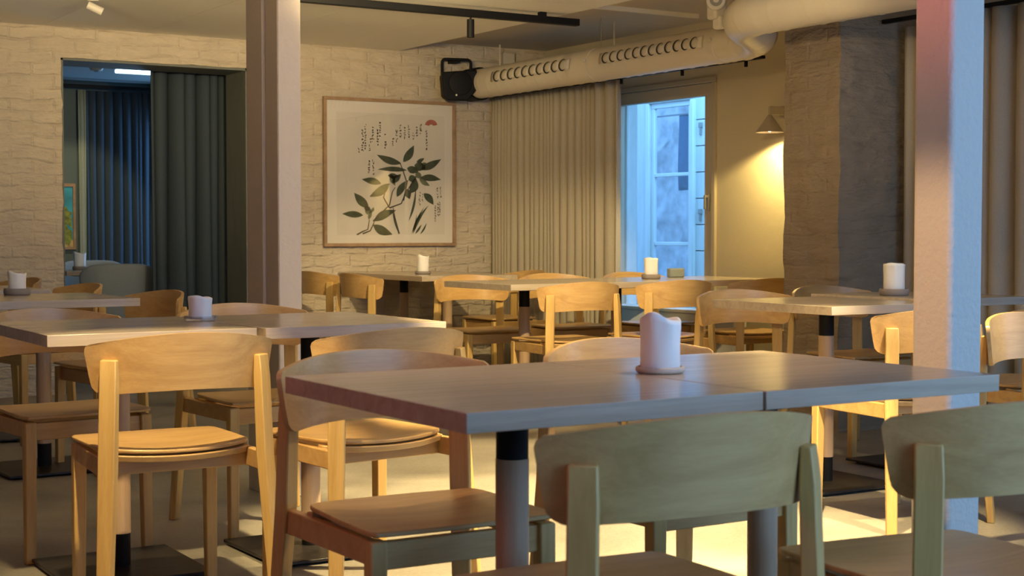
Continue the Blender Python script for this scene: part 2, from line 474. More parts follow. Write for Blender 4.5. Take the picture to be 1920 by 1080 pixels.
# painted lining of the opening, in the colour of the back room
b = MB()
b.box(OX1-0.016, OX1+0.01, YW+0.022, YW+WT+0.012, 0, OZ+0.004)
b.box(OX0-0.01, OX0+0.016, YW+0.022, YW+WT+0.012, 0, OZ+0.004)
b.box(OX0, OX1, YW+0.022, YW+WT+0.012, OZ-0.014, OZ+0.01)
tag(b.build('trim_8', plain('opening_lining_paint', (0.16, 0.17, 0.15), 0.7, bump=0.5, bscale=14)), kind='structure')
b = MB(); b.box(-3.3, -3.2, -1.4, YW, 0, 2.45)
tag(b.build('wall_left', M['plaster']), kind='structure')
# rear wall with an assumed wide daylight window
b = MB(); b.box(-3.3, 1.3, -1.4, -1.3, 0, 2.45); b.box(5.0, 7.0, -1.4, -1.3, 0, 2.45)
b.box(1.3, 5.0, -1.4, -1.3, 0, 0.5); b.box(1.3, 5.0, -1.4, -1.3, 2.2, 2.45)
tag(b.build('wall_rear', M['plaster']), kind='structure')
# window wall: opening for window_1
WY0, WY1, WZ0, WZ1 = 7.475, 8.62, 0.42, 2.0
b = MB()
b.box(XW, XW+0.20, WY1, YW, 0, 2.45)
b.box(XW, XW+0.20, WY0, WY1, WZ1, 2.45)
b.box(XW, XW+0.20, WY0, WY1, 0, WZ0)
b.box(XW, XW+0.20, 2.2, WY0, 0, 2.45)
b.box(XW, XW+0.20, -1.3, 0.6, 0, 2.45)
b.box(XW, XW+0.20, 0.6, 2.2, 0, 0.45)  # assumed side bay opening, out of view, letting daylight in
b.box(XW, XW+0.20, 0.6, 2.2, 2.1, 2.45)
tag(b.build('wall_right', M['plaster']), kind='structure')
# brick pier between the window bays
b = MB(); rough_block(b, 5.425, XW+0.02, 5.575, 5.985, 0, 2.40, 0.045, 0.012, 3.3)
tag(b.build('trim_1', M['pier'], smooth=True, auto=50), kind='structure')

# ceiling slab, board raft with its seams
b = MB(); b.box(-3.3, 7.0, -1.4, YW+0.02, 2.36, 2.50)
tag(b.build('ceiling', M['soffit']), kind='structure')
b = MB()
xs = [4.97]
x = 4.97
xs = [4.97, 4.425, 3.78, 3.137, 2.494, 1.85, 1.2, 0.55, -0.1, -0.75, -1.4, -2.05, -2.7, -3.19]
for i in range(len(xs)-1):
    for j in range(5):
        y1 = YW - 0.005 - j*2.4; y0 = max(y1-2.397, -1.3)
        b.box(xs[i+1]+0.0015, xs[i]-0.0015, y0, y1, CZ, CZ+0.02)
o = b.build('trim_2', M['ceiling']); tag(o, kind='structure')
b = MB(); b.box(-3.2, 4.966, -1.3, YW, CZ+0.012, 2.36)
tag(b.build('trim_3', M['ceiling']), kind='structure')

# square steel columns
b = MB()
b.box(2.283, 2.380, 5.325, 5.612, 0, CZ)
o = b.build('trim_4', M['column'], bevel=0.006); tag(o, kind='structure')
b = MB()
b.box(2.268, 2.2835, 5.44, 5.60, 0, CZ)
tag(b.build('trim_5', M['column'], bevel=0.004), kind='structure')
b = MB(); b.box(2.795, 2.912, 2.500, 2.622, 0, CZ)
tag(b.build('trim_6', M['pillar'], bevel=0.014, seg=4), kind='structure')

# ---- window_1: inner casing, sash and pane
def frame_rect(m, x0, x1, y0, y1, z0, z1, w):
    m.box(x0, x1, y0, y1, z1-w, z1); m.box(x0, x1, y0, y1, z0, z0+w)
    m.box(x0, x1, y0, y0+w, z0+w, z1-w); m.box(x0, x1, y1-w, y1, z0+w, z1-w)
w1 = empty('window_1', (XW, 8.04, WZ0)); tag(w1, kind='structure')
def rel(o, root):
    o.parent = root; o.matrix_parent_inverse = Matrix.Translation(-Vector(root.location)); return o
b = MB(); frame_rect(b, XW-0.018, XW+0.03, WY0-0.01, WY1+0.01, WZ0-0.02, WZ1+0.005, 0.035)
rel(b.build('casing', M['frame_paint'], bevel=0.004), w1)
b = MB(); frame_rect(b, XW-0.006, XW+0.045, WY0+0.027, WY1-0.027, WZ0+0.018, WZ1-0.034, 0.078)
rel(b.build('sash', M['frame_paint'], bevel=0.003), w1)
b = MB(); b.box(XW+0.018, XW+0.024, WY0+0.1, WY1-0.1, WZ0+0.09, WZ1-0.108)
rel(b.build('pane', M['glass']), w1)
b = MB(); b.box(XW-0.014, XW-0.006, WY0+0.048, WY0+0.072, 1.15, 1.26); b.box(XW-0.045, XW-0.014, WY0+0.054, WY0+0.066, 1.235, 1.25)
b.box(XW-0.045, XW-0.036, WY0+0.052, WY0+0.068, 1.16, 1.25)
rel(b.build('window_handle', M['grey_plastic'], bevel=0.003), w1)
# reveal lined with painted boards
b = MB()
XO = XW+0.21
b.box(XW+0.046, XO, WY1-0.03, WY1+0.02, WZ0, WZ1)
b.box(XW+0.046, XO, WY0-0.02, WY1+0.02, WZ1-0.02, WZ1+0.03)
b.box(XW+0.046, XO, WY0-0.02, WY1+0.02, WZ0-0.03, WZ0+0.02)
b.box(XW+0.046, XO, WY0-0.03, WY0+0.02, WZ0, WZ1)
rel(b.build('reveal', M['board'], bevel=0.003), w1)
b = MB()
b.box(XW+0.10, XW+0.125, WY1-0.055, WY1-0.028, WZ0+0.02, WZ1-0.02)
rel(b.build('reveal_moulding', M['board'], bevel=0.004), w1)
# painted facade across the narrow yard with its old window
XF = 7.8
GY0, GY1, GZ0, GZ1 = 9.66, 10.30, 0.30, 2.14
b = MB()
def plank_run(y0, y1, z0, z1, step=0.16):
    y = y0
    while y < y1-1e-4:
        b.box(XF, XF+0.03, y, min(y+step-0.006, y1), z0, z1); y += step
plank_run(GY1+0.0, 12.6, -0.2, 2.9); plank_run(GY0, GY1, GZ1, 2.9); plank_run(GY0, GY1, -0.2, GZ0)
b.box(XF+0.031, XF+0.05, GY1, 12.6, -0.2, 2.9); b.box(XF+0.031, XF+0.05, 6.0, GY0, -0.2, 2.9)
z = -0.2
while z < 2.85:
    b.box(XF, XF+0.03, 6.0, GY0-0.0, z, z+0.205); z += 0.213
tag(b.build('wall_outside', M['board'], bevel=0.002), kind='structure')
w2 = empty('window_2', (XF, 9.98, GZ0)); tag(w2, kind='structure')
b = MB(); frame_rect(b, XF-0.03, XF+0.04, GY0, GY1, GZ0, GZ1, 0.045)
b.box(XF-0.045, XF+0.0, GY0-0.03, GY1+0.03, GZ0-0.04, GZ0)
rel(b.build('casing', M['white_paint'], bevel=0.006), w2)
b = MB(); frame_rect(b, XF-0.005, XF+0.03, GY0+0.045, GY1-0.045, GZ0+0.045, GZ1-0.045, 0.045)
b.box(XF, XF+0.03, GY0+0.09, GY1-0.09, 1.475, 1.505); b.box(XF, XF+0.03, GY0+0.09, GY1-0.09, 0.90, 0.93)
rel(b.build('outer_sash', M['white_paint'], bevel=0.005), w2)
b = MB(); b.box(XF+0.012, XF+0.016, GY0+0.08, GY1-0.08, GZ0+0.08, GZ1-0.08)
rel(b.build('outer_pane', M['glass']), w2)
b = MB()
for z in (1.80, 1.10): b.box(XF-0.014, XF-0.001, 9.58, 9.60, z, z+0.09); b.box(XF-0.016, XF-0.001, 9.57, 9.61, z+0.06, z+0.10)
rel(b.build('hinge', M['grey_plastic'], bevel=0.002), w2)
# dark cloth hanging behind the far pane
b = MB()
b.grid(lambda u, v: (XF+0.072+0.012*math.sin(u*9+v*2)*(1-v*0.5), 9.97-u*0.20+0.03*(1-v)*math.sin(v*3), 1.36+v*0.635), 16, 12)
tag(b.build('hanging_cloth', fabric('dark_blue_cloth', (0.10, 0.16, 0.24)), smooth=True, solid=0.006),
    'dark blue cloth hanging behind the old panes across the yard, seen through the window', 'cloth')
b = MB(); b.tube([(XF+0.060, GY0-0.2, 1.99), (XF+0.060, GY1+0.2, 1.99)], 0.008, 10)
tag(b.build('cloth_rod', M['grey_plastic'], smooth=True), 'thin rod holding the blue cloth across the yard', 'rod')
# rubble stone behind that window (an open ruin lit by the sky)
b = MB(); rough_block(b, 8.7, 9.0, 9.0, 12.5, -0.2, 2.2, 0.09, 0.06, 9.1)
tag(b.build('wall_rubble', M['stone'], smooth=True, auto=60), kind='structure')
b = MB(); b.box(6.41, 14, 4, 16, -0.25, -0.2)
tag(b.build('ground_outside', M['stone']), kind='structure')

# white radiator under the window
rd = empty('radiator', (6.08, 8.0, 0.06))
tag(rd, 'long white panel radiator low on the wall below the blue window', 'radiator')
b = MB(); b.box(6.03, 6.07, 7.1, 9.0, 0.14, 0.50); b.box(6.10, 6.14, 7.1, 9.0, 0.14, 0.50)
rel(b.build('panel', M['radiator'], bevel=0.006), rd)
b = MB(); b.box(6.015, 6.165, 7.09, 9.01, 0.50, 0.52)
for k in range(24): b.box(6.07, 6.10, 7.15+k*0.077, 7.2+k*0.077, 0.14, 0.50)
rel(b.build('top_grille', M['radiator'], bevel=0.003), rd)
b = MB(); b.box(6.04, 6.13, 7.12, 7.2, 0.0, 0.14); rel(b.build('foot', M['radiator']), rd)
b = MB(); b.box(6.04, 6.13, 8.9, 8.98, 0.0, 0.14)
rel(b.build('foot', M['radiator']), rd)

# ------------------------------------------------------------------ curtains
def pleated(name, p0, p1, z0, z1, amp, folds, mat, parent=None, seed=1, flare=0.0, nxy=None, phase=None):
    rnd = random.Random(seed)
    d = Vector((p1[0]-p0[0], p1[1]-p0[1])); Ld = d.length; d.normalize(); nrm = Vector((-d.y, d.x))
    # irregular fold positions
    ws = [0.45+rnd.random()*1.1 for _ in range(folds)] if phase is None else phase
    tot = sum(ws); cum = [0]
    for w in ws: cum.append(cum[-1]+w/tot)
    amps = [0.55+rnd.random()*0.6 for _ in ws]
    def fn(u, v):
        k = 0
        while k < len(ws)-1 and u > cum[k+1]: k += 1
        t = (u-cum[k])/(cum[k+1]-cum[k])
        a = amp*amps[k]*min(1.5, (ws[k]/tot)*len(ws)*0.9+0.25)
        off = a*(0.5-0.5*math.cos(2*PI*t))
        sw = 0.012*math.sin(u*23+v*2.5)*(1-v)
        s = u*Ld + 0.25*a*math.sin(2*PI*t) + sw
        z = z0+(z1-z0)*v
        ofs = off*(1+flare*(1-v))
        return (p0[0]+d.x*s+nrm.x*ofs, p0[1]+d.y*s+nrm.y*ofs, z)
    b = MB(); b.grid(fn, folds*14, 10)
    return b.build(name, mat, parent, smooth=True, solid=0.004)

o = pleated('curtain', (5.70, 9.40), (5.72, 8.10), 0.03, 1.985, 0.085, 22, M['curtain'], seed=4)
tag(o, 'beige linen curtain in tight narrow pleats left of the blue window', 'curtain')
o = pleated('curtain', (5.69, 8.09), (5.69, 7.84), 0.03, 1.985, 0.06, 2, M['curtain'], seed=9)
tag(o, 'pale smooth curtain edge hanging right beside the blue window glass', 'curtain')
cr = empty('curtain_rail', (5.71, 7.95, 1.995)); tag(cr, 'long black curtain rail running under the duct towards the blue window', 'curtain rail')
b = MB(); b.box(5.695, 5.722, 6.47, 9.44, 1.988, 2.006); rel(b.build('rail', M['matte_black'], bevel=0.002), cr)
for y in (6.62, 7.2, 7.82):
    b = MB(); b.box(5.70, 5.716, y-0.008, y+0.008, 1.955, 1.99); rel(b.build('glider', M['matte_black'], bevel=0.002), cr)
for y in (6.5, 7.9, 9.3):
    b = MB(); b.box(5.704, 5.712, y-0.004, y+0.004, 2.006, 2.36); rel(b.build('rail_bracket', M['duct']), cr)
o = pleated('curtain', (5.80, 5.50), (5.72, 4.98), 0.03, 2.06, 0.10, 5, M['curtain'], seed=12)
tag(o, 'brownish curtain in shade between the brick pier and the pink pillar', 'curtain')
o = pleated('curtain', (5.70, 4.93), (5.70, 4.30), 0.03, 2.075, 0.11, 5, M['curtain'], seed=21)
tag(o, 'curtain with a pale blue lit fold at the right edge', 'curtain')
cr = empty('curtain_rail', (5.71, 4.9, 2.08)); tag(cr, 'black curtain rail right of the brick pier, behind the pink pillar', 'curtain rail')
b = MB(); b.box(5.695, 5.722, 1.2, 5.56, 2.075, 2.095); rel(b.build('rail', M['matte_black']), cr)
for y in (2.0, 5.2):
    b = MB(); b.box(5.70, XW, y-0.01, y+0.01, 2.095, 2.107); rel(b.build('rail_bracket', M['matte_black']), cr)

# ------------------------------------------------------------------ ventilation duct
def fillet(pts, r, n=8):
    out = [Vector(pts[0])]
    for i in range(1, len(pts)-1):
        p, a, c = Vector(pts[i]), Vector(pts[i-1]), Vector(pts[i+1])
        da = (a-p).normalized(); dc = (c-p).normalized()
        t = min(r, (a-p).length*.49, (c-p).length*.49)
        for k in range(n+1):
            s = k/n
            out.append((p+da*t)*(1-s)**2 + p*2*s*(1-s) + (p+dc*t)*s*s)
    out.append(Vector(pts[-1]))
    return out
def dense(pts, step=0.012):
    out = [pts[0]]
    for a, b2 in zip(pts[:-1], pts[1:]):
        n = max(1, int((b2-a).length/step))
        for k in range(1, n+1): out.append(a.lerp(b2, k/n))
    return out
DX, DZ, DR = 5.535, 2.07, 0.104
dct = empty('ventilation_duct', (DX, 7.9, DZ))
tag(dct, 'large round painted ventilation duct running from the back corner and bending towards the camera', 'duct')
path = fillet([(DX, YW-0.16, DZ), (DX, 6.26, DZ), (4.98, 5.86, DZ+0.02), (4.98, 5.2, DZ+0.02), (4.98, -1.0, DZ+0.02)], 0.24)
b = MB()
def ridge(L):
    ph = (L % 0.125)
    r = DR + (0.0028 if ph < 0.010 else 0)
    return r
b.tube(dense(path), ridge, 40)
rel(b.build('duct_pipe', M['duct'], smooth=True, auto=60), dct)
b = MB(); b.tube([Vector((DX, YW-0.02, DZ)), Vector((DX, YW-0.14, DZ)), Vector((DX, YW-0.17, DZ))], lambda L: DR+0.014, 40)
rel(b.build('rubber_end_ring', M['matte_black'], smooth=True, auto=40), dct)
for y in (6.60, 7.83, 6.42):
    b = MB(); b.tube([Vector((DX, y-0.008, DZ)), Vector((DX, y+0.008, DZ))], DR+0.003, 40)
    b.box(DX-DR-0.014, DX-DR+0.006, y-0.008, y+0.008, DZ+0.01, DZ+0.028)
    rel(b.build('duct_clamp', M['duct'], smooth=True, auto=40), dct)
for y in (7.80, 5.2):
    xx = DX if y > 6 else 4.98
    b = MB(); b.tube([Vector((xx, y, DZ+DR)), Vector((xx, y, 2.36))], 0.0025, 8)
    rel(b.build('hanger', M['cord'], smooth=True), dct)
# nozzle strips facing the room and slightly down
def nozzle_row(y0, y1, n):
    a = R(172)   # direction around the pipe (-x, slightly up)
    b = MB()
    def strip(u, v):
        aa = R(154) + v*R(36)
        rr = DR+0.006
        return (DX+rr*math.cos(aa), y0-0.03+(y1-y0+0.06)*u, DZ+rr*math.sin(aa))
    b.grid(strip, 20, 8)
    rel(b.build('nozzle_strip', M['duct'], smooth=True, solid=0.004), dct)
    for k in range(n):
        y = y0+(y1-y0)*(k+0.5)/n
        rad = (y1-y0)/n*0.45
        bb = MB()
        def disc(cy, r_, lift):
            vs = []; m_ = 28
            def P(yy, zz):
                rr = DR+0.0065+lift; ang = a - zz/rr
                return (DX+rr*math.cos(ang), yy, DZ+rr*math.sin(ang))
            for i in range(m_):
                t = 2*PI*i/m_
                vs.append(P(cy+r_*math.cos(t), r_*math.sin(t)))
            for i in range(m_):
                t = 2*PI*i/m_
                vs.append(P(cy+r_*0.5*math.cos(t), r_*0.5*math.sin(t)))
            vs.append(P(cy, 0))
            for i in range(m_):
                t = 2*PI*i/m_
                p = P(cy+r_*math.cos(t), r_*math.sin(t)); q = Vector((p[0]-DX, 0, p[2]-DZ)).normalized()*0.004
                vs.append((p[0]-q.x, p[1], p[2]-q.z))
            bb.add(vs, [(i, (i+1) % m_, m_+(i+1) % m_, m_+i) for i in range(m_)]+[(m_+i, m_+(i+1) % m_, 2*m_) for i in range(m_)]+[(2*m_+1+i, 2*m_+1+(i+1) % m_, (i+1) % m_, i) for i in range(m_)])
        bb.cur = 0; disc(y, rad, 0.0035)
        bb.cur = 1; disc(y-rad*0.30, rad*0.84, 0.0055)
        rel(bb.build('air_nozzle', [M['duct_hole'], M['nozzle']], smooth=True), dct)
nozzle_row(8.03, 8.93, 10)
nozzle_row(6.70, 7.64, 12)

# ------------------------------------------------------------------ loudspeaker on the brick wall
sp = empty('loudspeaker', (5.36, YW-0.13, 2.06), R(-14))
tag(sp, 'black loudspeaker with yoke bracket mounted high on the brick wall near the corner', 'loudspeaker')
b = MB()
pr = [(-0.115, 0.10), (0.085, 0.10), (0.115, 0.03), (0.115, -0.09), (-0.115, -0.11)]
vs = []; 
front = [(-0.135, 0.075), (0.125, 0.10), (0.128, -0.04), (0.055, -0.125), (-0.095, -0.125), (-0.12, -0.1)]
for y in (-0.10, 0.06):
    s_ = 1.0 if y < 0 else 0.82
    vs += [(x*s_, y, z*s_) for x, z in front]
n = len(front)
b.add(vs, [tuple(range(n)), tuple(reversed(range(n, 2*n)))]+[(i, n+i, n+(i+1) % n, (i+1) % n) for i in range(n)])
b.build('cabinet', M['matte_black'], sp, bevel=0.012, seg=3)
b = MB(); b.lathe([(0.085, 0), (0.085, 0.004), (0.08, 0.006), (0.001, 0.006)], 32)
o = b.build('grille', M['matte_black'], sp, smooth=True); o.rotation_euler = (R(90), 0, 0); o.location = (0, -0.1, 0.0)
b = MB()
b.tube(fillet([(-0.105, 0.0, 0.0), (-0.105, 0.0, 0.175), (0.105, 0.0, 0.175), (0.105, 0.0, 0.0)], 0.03), 0.011, 10)
b.box(-0.03, 0.03, 0.0, 0.125, 0.155, 0.185)
b.build('yoke_bracket', M['matte_black'], sp, bevel=0.002)
b = MB(); b.lathe([(0.007, 0), (0.007, 0.004)], 12)
o = b.build('badge', M['white_plastic'], sp); o.rotation_euler = (R(90), 0, 0); o.location = (-0.03, -0.101, -0.085)
# pale cable along the wall top
b = MB(); b.tube([(4.98, YW-0.012, 2.262), (5.3, YW-0.012, 2.255), (5.62, YW-0.012, 2.248), (5.95, YW-0.012, 2.25)], 0.005, 8)
tag(b.build('cable', M['cord'], smooth=True), 'thin pale cable along the top of the brick wall behind the loudspeaker', 'cable')
b = MB(); b.box(5.80, 5.90, YW-0.05, YW-0.005, 2.19, 2.32)
tag(b.build('junction_box', M['soffit'], bevel=0.004), 'small painted junction box on the wall above the duct', 'junction box')

# ------------------------------------------------------------------ lighting track with cylinder spot
tr = empty('lighting_track', (3.5, 7.33, 2.25)); tag(tr, 'long black lighting track across the ceiling boards', 'lighting track')
b = MB(); b.box(1.5, 5.05, 7.33, 7.375, 2.222, 2.262); rel(b.build('track_rail', M['matte_black'], bevel=0.003), tr)
for x in (2.2, 3.4, 4.8):
    b = MB(); b.box(x-0.02, x+0.02, 7.335, 7.37, 2.262, CZ); rel(b.build('track_mount', M['matte_black']), tr)
cs = empty('spotlight', (4.32, 7.352, 2.222)); tag(cs, 'small black cylinder spotlight hanging under the lighting track', 'spotlight')
b = MB(); b.lathe([(0.021, -0.115), (0.021, -0.014)], 24); b.build('spot_housing', M['matte_black'], cs, smooth=True, auto=40)
b = MB(); b.lathe([(0.006, -0.014), (0.006, 0.0)], 12); b.build('spot_stem', M['matte_black'], cs, smooth=True, auto=40)
b = MB(); b.box(5.05, 5.95, 7.34, 7.365, 2.335, 2.36); 
tag(b.build('trim_7', M['ceiling']), kind='structure')
cs = empty('spotlight', (4.72, 5.6, 2.22), R(-20)); tag(cs, 'black spotlight box cut by the top edge above the near duct', 'spotlight')
b = MB(); b.box(-0.03, 0.03, -0.14, 0.14, -0.02, 0.045); b.build('spot_housing', M['matte_black'], cs, bevel=0.012)
b = MB(); b.box(-0.012, 0.012, -0.05, 0.05, 0.045, 0.066); b.build('spot_mount', M['matte_black'], cs)
# white ceiling spot at top-left
cs = empty('spotlight', (2.46, 8.26, CZ)); tag(cs, 'small white ceiling spotlight cut by the top edge at the far left', 'spotlight')
b = MB(); b.tube([(-0.03, 0.0, -0.03), (0.045, -0.02, -0.065)], 0.022, 20); b.build('spot_housing', M['white_plastic'], cs, smooth=True, auto=40)
b = MB(); b.lathe([(0.03, -0.008), (0.03, 0)], 20); b.build('spot_base', M['white_plastic'], cs, smooth=True, auto=40)

# siren / camera unit under the ceiling near the duct bend
sr = empty('alarm_sounder', (5.27, 6.36, 2.36)); tag(sr, 'white two-part alarm sounder under the ceiling beside the duct bend', 'alarm sounder')
b = MB(); b.box(-0.03, 0.06, -0.03, 0.05, -0.20, 0.0); b.build('housing', M['white_plastic'], sr, bevel=0.018, seg=3)
b = MB(); b.tube([(0.0, 0.0, -0.105), (-0.045, -0.055, -0.105)], 0.052, 24); b.build('horn', M['white_plastic'], sr, bevel=0.006)
b = MB(); b.tube([(-0.043, -0.053, -0.105), (-0.048, -0.059, -0.105)], 0.034, 20); b.build('horn_grille', M['grey_plastic'], sr, smooth=True, auto=40)
b = MB(); b.tube([(-0.047, -0.058, -0.105), (-0.052, -0.064, -0.105)], 0.016, 16); b.build('horn_cone', M['white_plastic'], sr, smooth=True, auto=40)
b = MB(); b.box(-0.005, 0.05, -0.04, 0.03, -0.25, -0.18); b.build('strobe_lens', M['white_plastic'], sr, bevel=0.014, seg=3)

# ------------------------------------------------------------------ wall sconce above the window table
LX, LY = 6.05, 6.80
sn = empty('wall_lamp', (XW, LY, 1.74)); tag(sn, 'lit sand coloured cone wall lamp above the window table', 'wall lamp')
def at(root, *p): return (p[0]-root.location.x, p[1]-root.location.y, p[2]-root.location.z)
b = MB(); b.lathe([(0.010, 0.105), (0.014, 0.1), (0.083, 0.0), (0.080, 0.0), (0.012, 0.094)], 40)
o = b.build('cone_shade', M['lamp_metal'], sn, smooth=True, auto=40); o.location = at(sn, LX, LY, 1.605)
b = MB(); b.box(-0.155, 0.0, -0.010, 0.010, -0.03, 0.02); b.build('bracket', M['lamp_metal'], sn, bevel=0.003)
b = MB(); b.box(-0.02, 0.0, -0.06, 0.06, -0.04, 0.03); b.build('wall_plate', M['lamp_metal'], sn, bevel=0.004)
b = MB(); b.lathe([(0.004, 0.0), (0.028, 0.01), (0.028, 0.03), (0.004, 0.045)], 20)
o = b.build('bulb', M['bulb'], sn, smooth=True); o.location = at(sn, LX, LY, 1.608)
b = MB(); b.box(XW-0.012, XW-0.0005, LY-0.075, LY-0.06, 1.77, 2.36); 
tag(b.build('cable_conduit', M['frame_paint'], bevel=0.002), 'thin painted conduit running down the wall to the cone lamp', 'conduit')
spot('wall_lamp_light', (LX, LY, 1.60), (LX, LY, 0.5), 26, (1.0, 0.74, 0.26), 150, 0.25, 0.02)

# ------------------------------------------------------------------ framed botanical print
FX0, FX1, FZ0, FZ1 = 4.372, 5.407, 0.915, 1.939
PY = YW-0.03
pf = empty('framed_print', (4.89, PY, 1.42)); tag(pf, 'large framed botanical print with leaves and ink calligraphy on the brick wall', 'picture')
b = MB(); w = 0.022
b.box(FX0, FX1, PY-0.012, PY+0.015, FZ1-w, FZ1); b.box(FX0, FX1, PY-0.012, PY+0.015, FZ0, FZ0+w)
b.box(FX0, FX0+w, PY-0.012, PY+0.015, FZ0+w, FZ1-w); b.box(FX1-w, FX1, PY-0.012, PY+0.015, FZ0+w, FZ1-w)
rel(b.build('picture_frame', M['pic_frame'], bevel=0.002), pf)
b = MB(); b.box(FX0+w, FX1-w, PY+0.006, PY+0.012, FZ0+w, FZ1-w); rel(b.build('mount_board', M['paper'], None), pf)
def pu(x, y, d=0.0):
    """print coordinates: the printed marks lie on the sheet"""
    u = (x-45)/890.0; v = (y-(38+40*u))/(1014-46*u*1.0)
    return (FX0+(FX1-FX0)*u, PY+0.0045-d, FZ1-(FZ1-FZ0)*v)
b = MB()
q = [pu(130, 140), pu(860, 170), pu(862, 968), pu(132, 975)]
b.add([(p[0], PY+0.0055, p[2]) for p in q]+[(p[0], PY+0.0065, p[2]) for p in q], [(3,2,1,0),(0,1,5,4),(1,2,6,5),(2,3,7,6),(3,0,4,7),(4,5,6,7)])
rel(b.build('print_sheet', M['paper_inner']), pf)
def leafpoly(m, x0, y0, x1, y1, w, bend=0.0):
    a = Vector((x0, y0)); c = Vector((x1, y1)); d = c-a; nn = Vector((-d.y, d.x)).normalized()
    L = []; Rr = []
    for i in range(13):
        t = i/12
        wd = w*math.sin(PI*t**0.85)*0.5*(1.0)
        ctr = a+d*t+nn*bend*math.sin(PI*t)
        L.append(ctr+nn*wd); Rr.append(ctr-nn*wd)
    pts = L+list(reversed(Rr))
    P = [pu(p.x, p.y) for p in pts]
    n = len(P)
    m.add(P, [tuple(range(n))] if False else [(i, i+1, n-2-i, n-1-i) for i in range(12)])
def stroke(m, pts, w0, w1=None):
    w1 = w0 if w1 is None else w1
    P = [Vector(p) for p in pts]; vs = []
    for i, p in enumerate(P):
        d = (P[min(i+1, len(P)-1)]-P[max(i-1, 0)]); nn = Vector((-d.y, d.x)).normalized()
        w = (w0+(w1-w0)*i/(len(P)-1))/2
        vs += [pu(*(p+nn*w), 0.0004), pu(*(p-nn*w), 0.0004)]
    m.add(vs, [(2*i, 2*i+1, 2*i+3, 2*i+2) for i in range(len(P)-1)])
b = MB(); b.cur = 0
for lf in [(575,480,648,365,52,6),(560,490,395,430,48,-8),(600,535,400,530,34,6),(690,530,838,458,50,6),(690,585,836,598,46,-6),
           (665,480,720,452,26,3),(650,500,730,520,60,0),(600,520,680,545,50,0),(610,600,665,580,50,0),(625,690,660,585,60,8),
           (530,715,610,600,48,-8),(600,660,618,730,46,4),(425,625,296,597,46,4),(480,625,345,715,58,-10),(715,690,783,768,48,-6),
           (340,790,245,688,56,-4),(305,840,165,830,44,2),(375,880,525,805,56,-10),(370,905,500,970,60,8),(470,570,545,575,38,2),(500,620,560,560,40,0)]:
    leafpoly(b, *lf)
for g in [(610,880,660,650,16,12),(640,965,750,770,20,-14),(630,968,720,780,12,-8),(690,968,735,890,12,4),(545,965,500,800,12,-6),(655,965,700,900,14,2)]:
    leafpoly(b, *g)
b.cur = 1
for lf in [(685,590,758,640,34,4),(330,835,345,780,40,0),(360,820,375,785,20,0),(660,550,700,590,40,0),(700,500,735,485,26,0),(340,870,360,800,24,0),(310,790,350,800,30,0),(640,965,665,830,10,4),(490,560,520,640,36,4)]:
    leafpoly(b, *lf)
b.cur = 2
for s_ in [[(262,972),(300,950),(335,935),(345,870)],[(300,965),(350,945),(372,900),(378,880)],[(370,880),(450,800),(480,770),(500,680),(520,650)],[(480,790),(560,760),(590,690),(620,640)],
           [(575,740),(600,620),(570,530),(550,480)],[(480,790),(440,720),(460,640)],[(545,965),(515,850),(505,790)]]:
    stroke(b, s_, 10, 5)
rnd = random.Random(3)
b.cur = 3
def column_text(m, x, y0, y1, w=14):
    """a column of brushed cursive characters"""
    y = y0
    while y < y1:
        h = rnd.uniform(11, 20)
        k = rnd.choice((2, 3, 4))
        for _ in range(k):
            xa, ya = x+rnd.uniform(-w/2, w/2), y+rnd.uniform(0, h)
            xb, yb = x+rnd.uniform(-w/2, w/2), y+rnd.uniform(0, h)
            xm, ym = (xa+xb)/2+rnd.uniform(-3, 3), (ya+yb)/2+rnd.uniform(-3, 3)
            stroke(m, [(xa, ya), (xm, ym), (xb, yb)], 5.6, 3.4)
        y += h+rnd.uniform(1, 5)
for (x, y0, y1) in [(735,262,385),(695,220,285),(668,235,300),(644,272,335),(614,230,310),(585,242,320),(556,228,300),(530,258,340),(506,315,360),(452,288,305),(455,340,395),
                    (418,208,300),(402,255,355),(370,235,325),(358,320,345),(350,362,410),(320,228,385),(301,262,410),(277,380,410),(345,465,555),(372,465,555),(810,648,715)]:
    column_text(b, x, y0, y1)
b.cur = 4
for (x, y0, y1) in [(833,645,720),(826,745,832),(813,755,832),(795,770,885),(706,690,735),(685,720,775),(690,680,700)]:
    column_text(b, x, y0, y1, 10)
b.cur = 5
for k in range(9):
    t = R(200+k*17.5); r0, r1 = 14, 44
    cx, cy = 767, 236
    a0, a1 = t-R(8), t+R(8)
    pts = [(cx+r0*math.cos(a0), cy+r0*0.8*math.sin(a0)), (cx+r1*math.cos(a0), cy+r1*math.sin(a0)), (cx+r1*math.cos(a1), cy+r1*math.sin(a1)), (cx+r0*math.cos(a1), cy+r0*0.8*math.sin(a1))]
    b.add([pu(*p, 0.0004) for p in pts], [(0,1,2,3)])
rel(b.build('ink_drawing', [M['leaf'], M['leaf_light'], M['ink'], M['ink'], M['ink_faint'], M['seal_red']]), pf)
b = MB(); b.box(FX0+w, FX1-w, PY-0.004, PY-0.001, FZ0+w, FZ1-w); rel(b.build('glass', M['pic_glass']), pf)

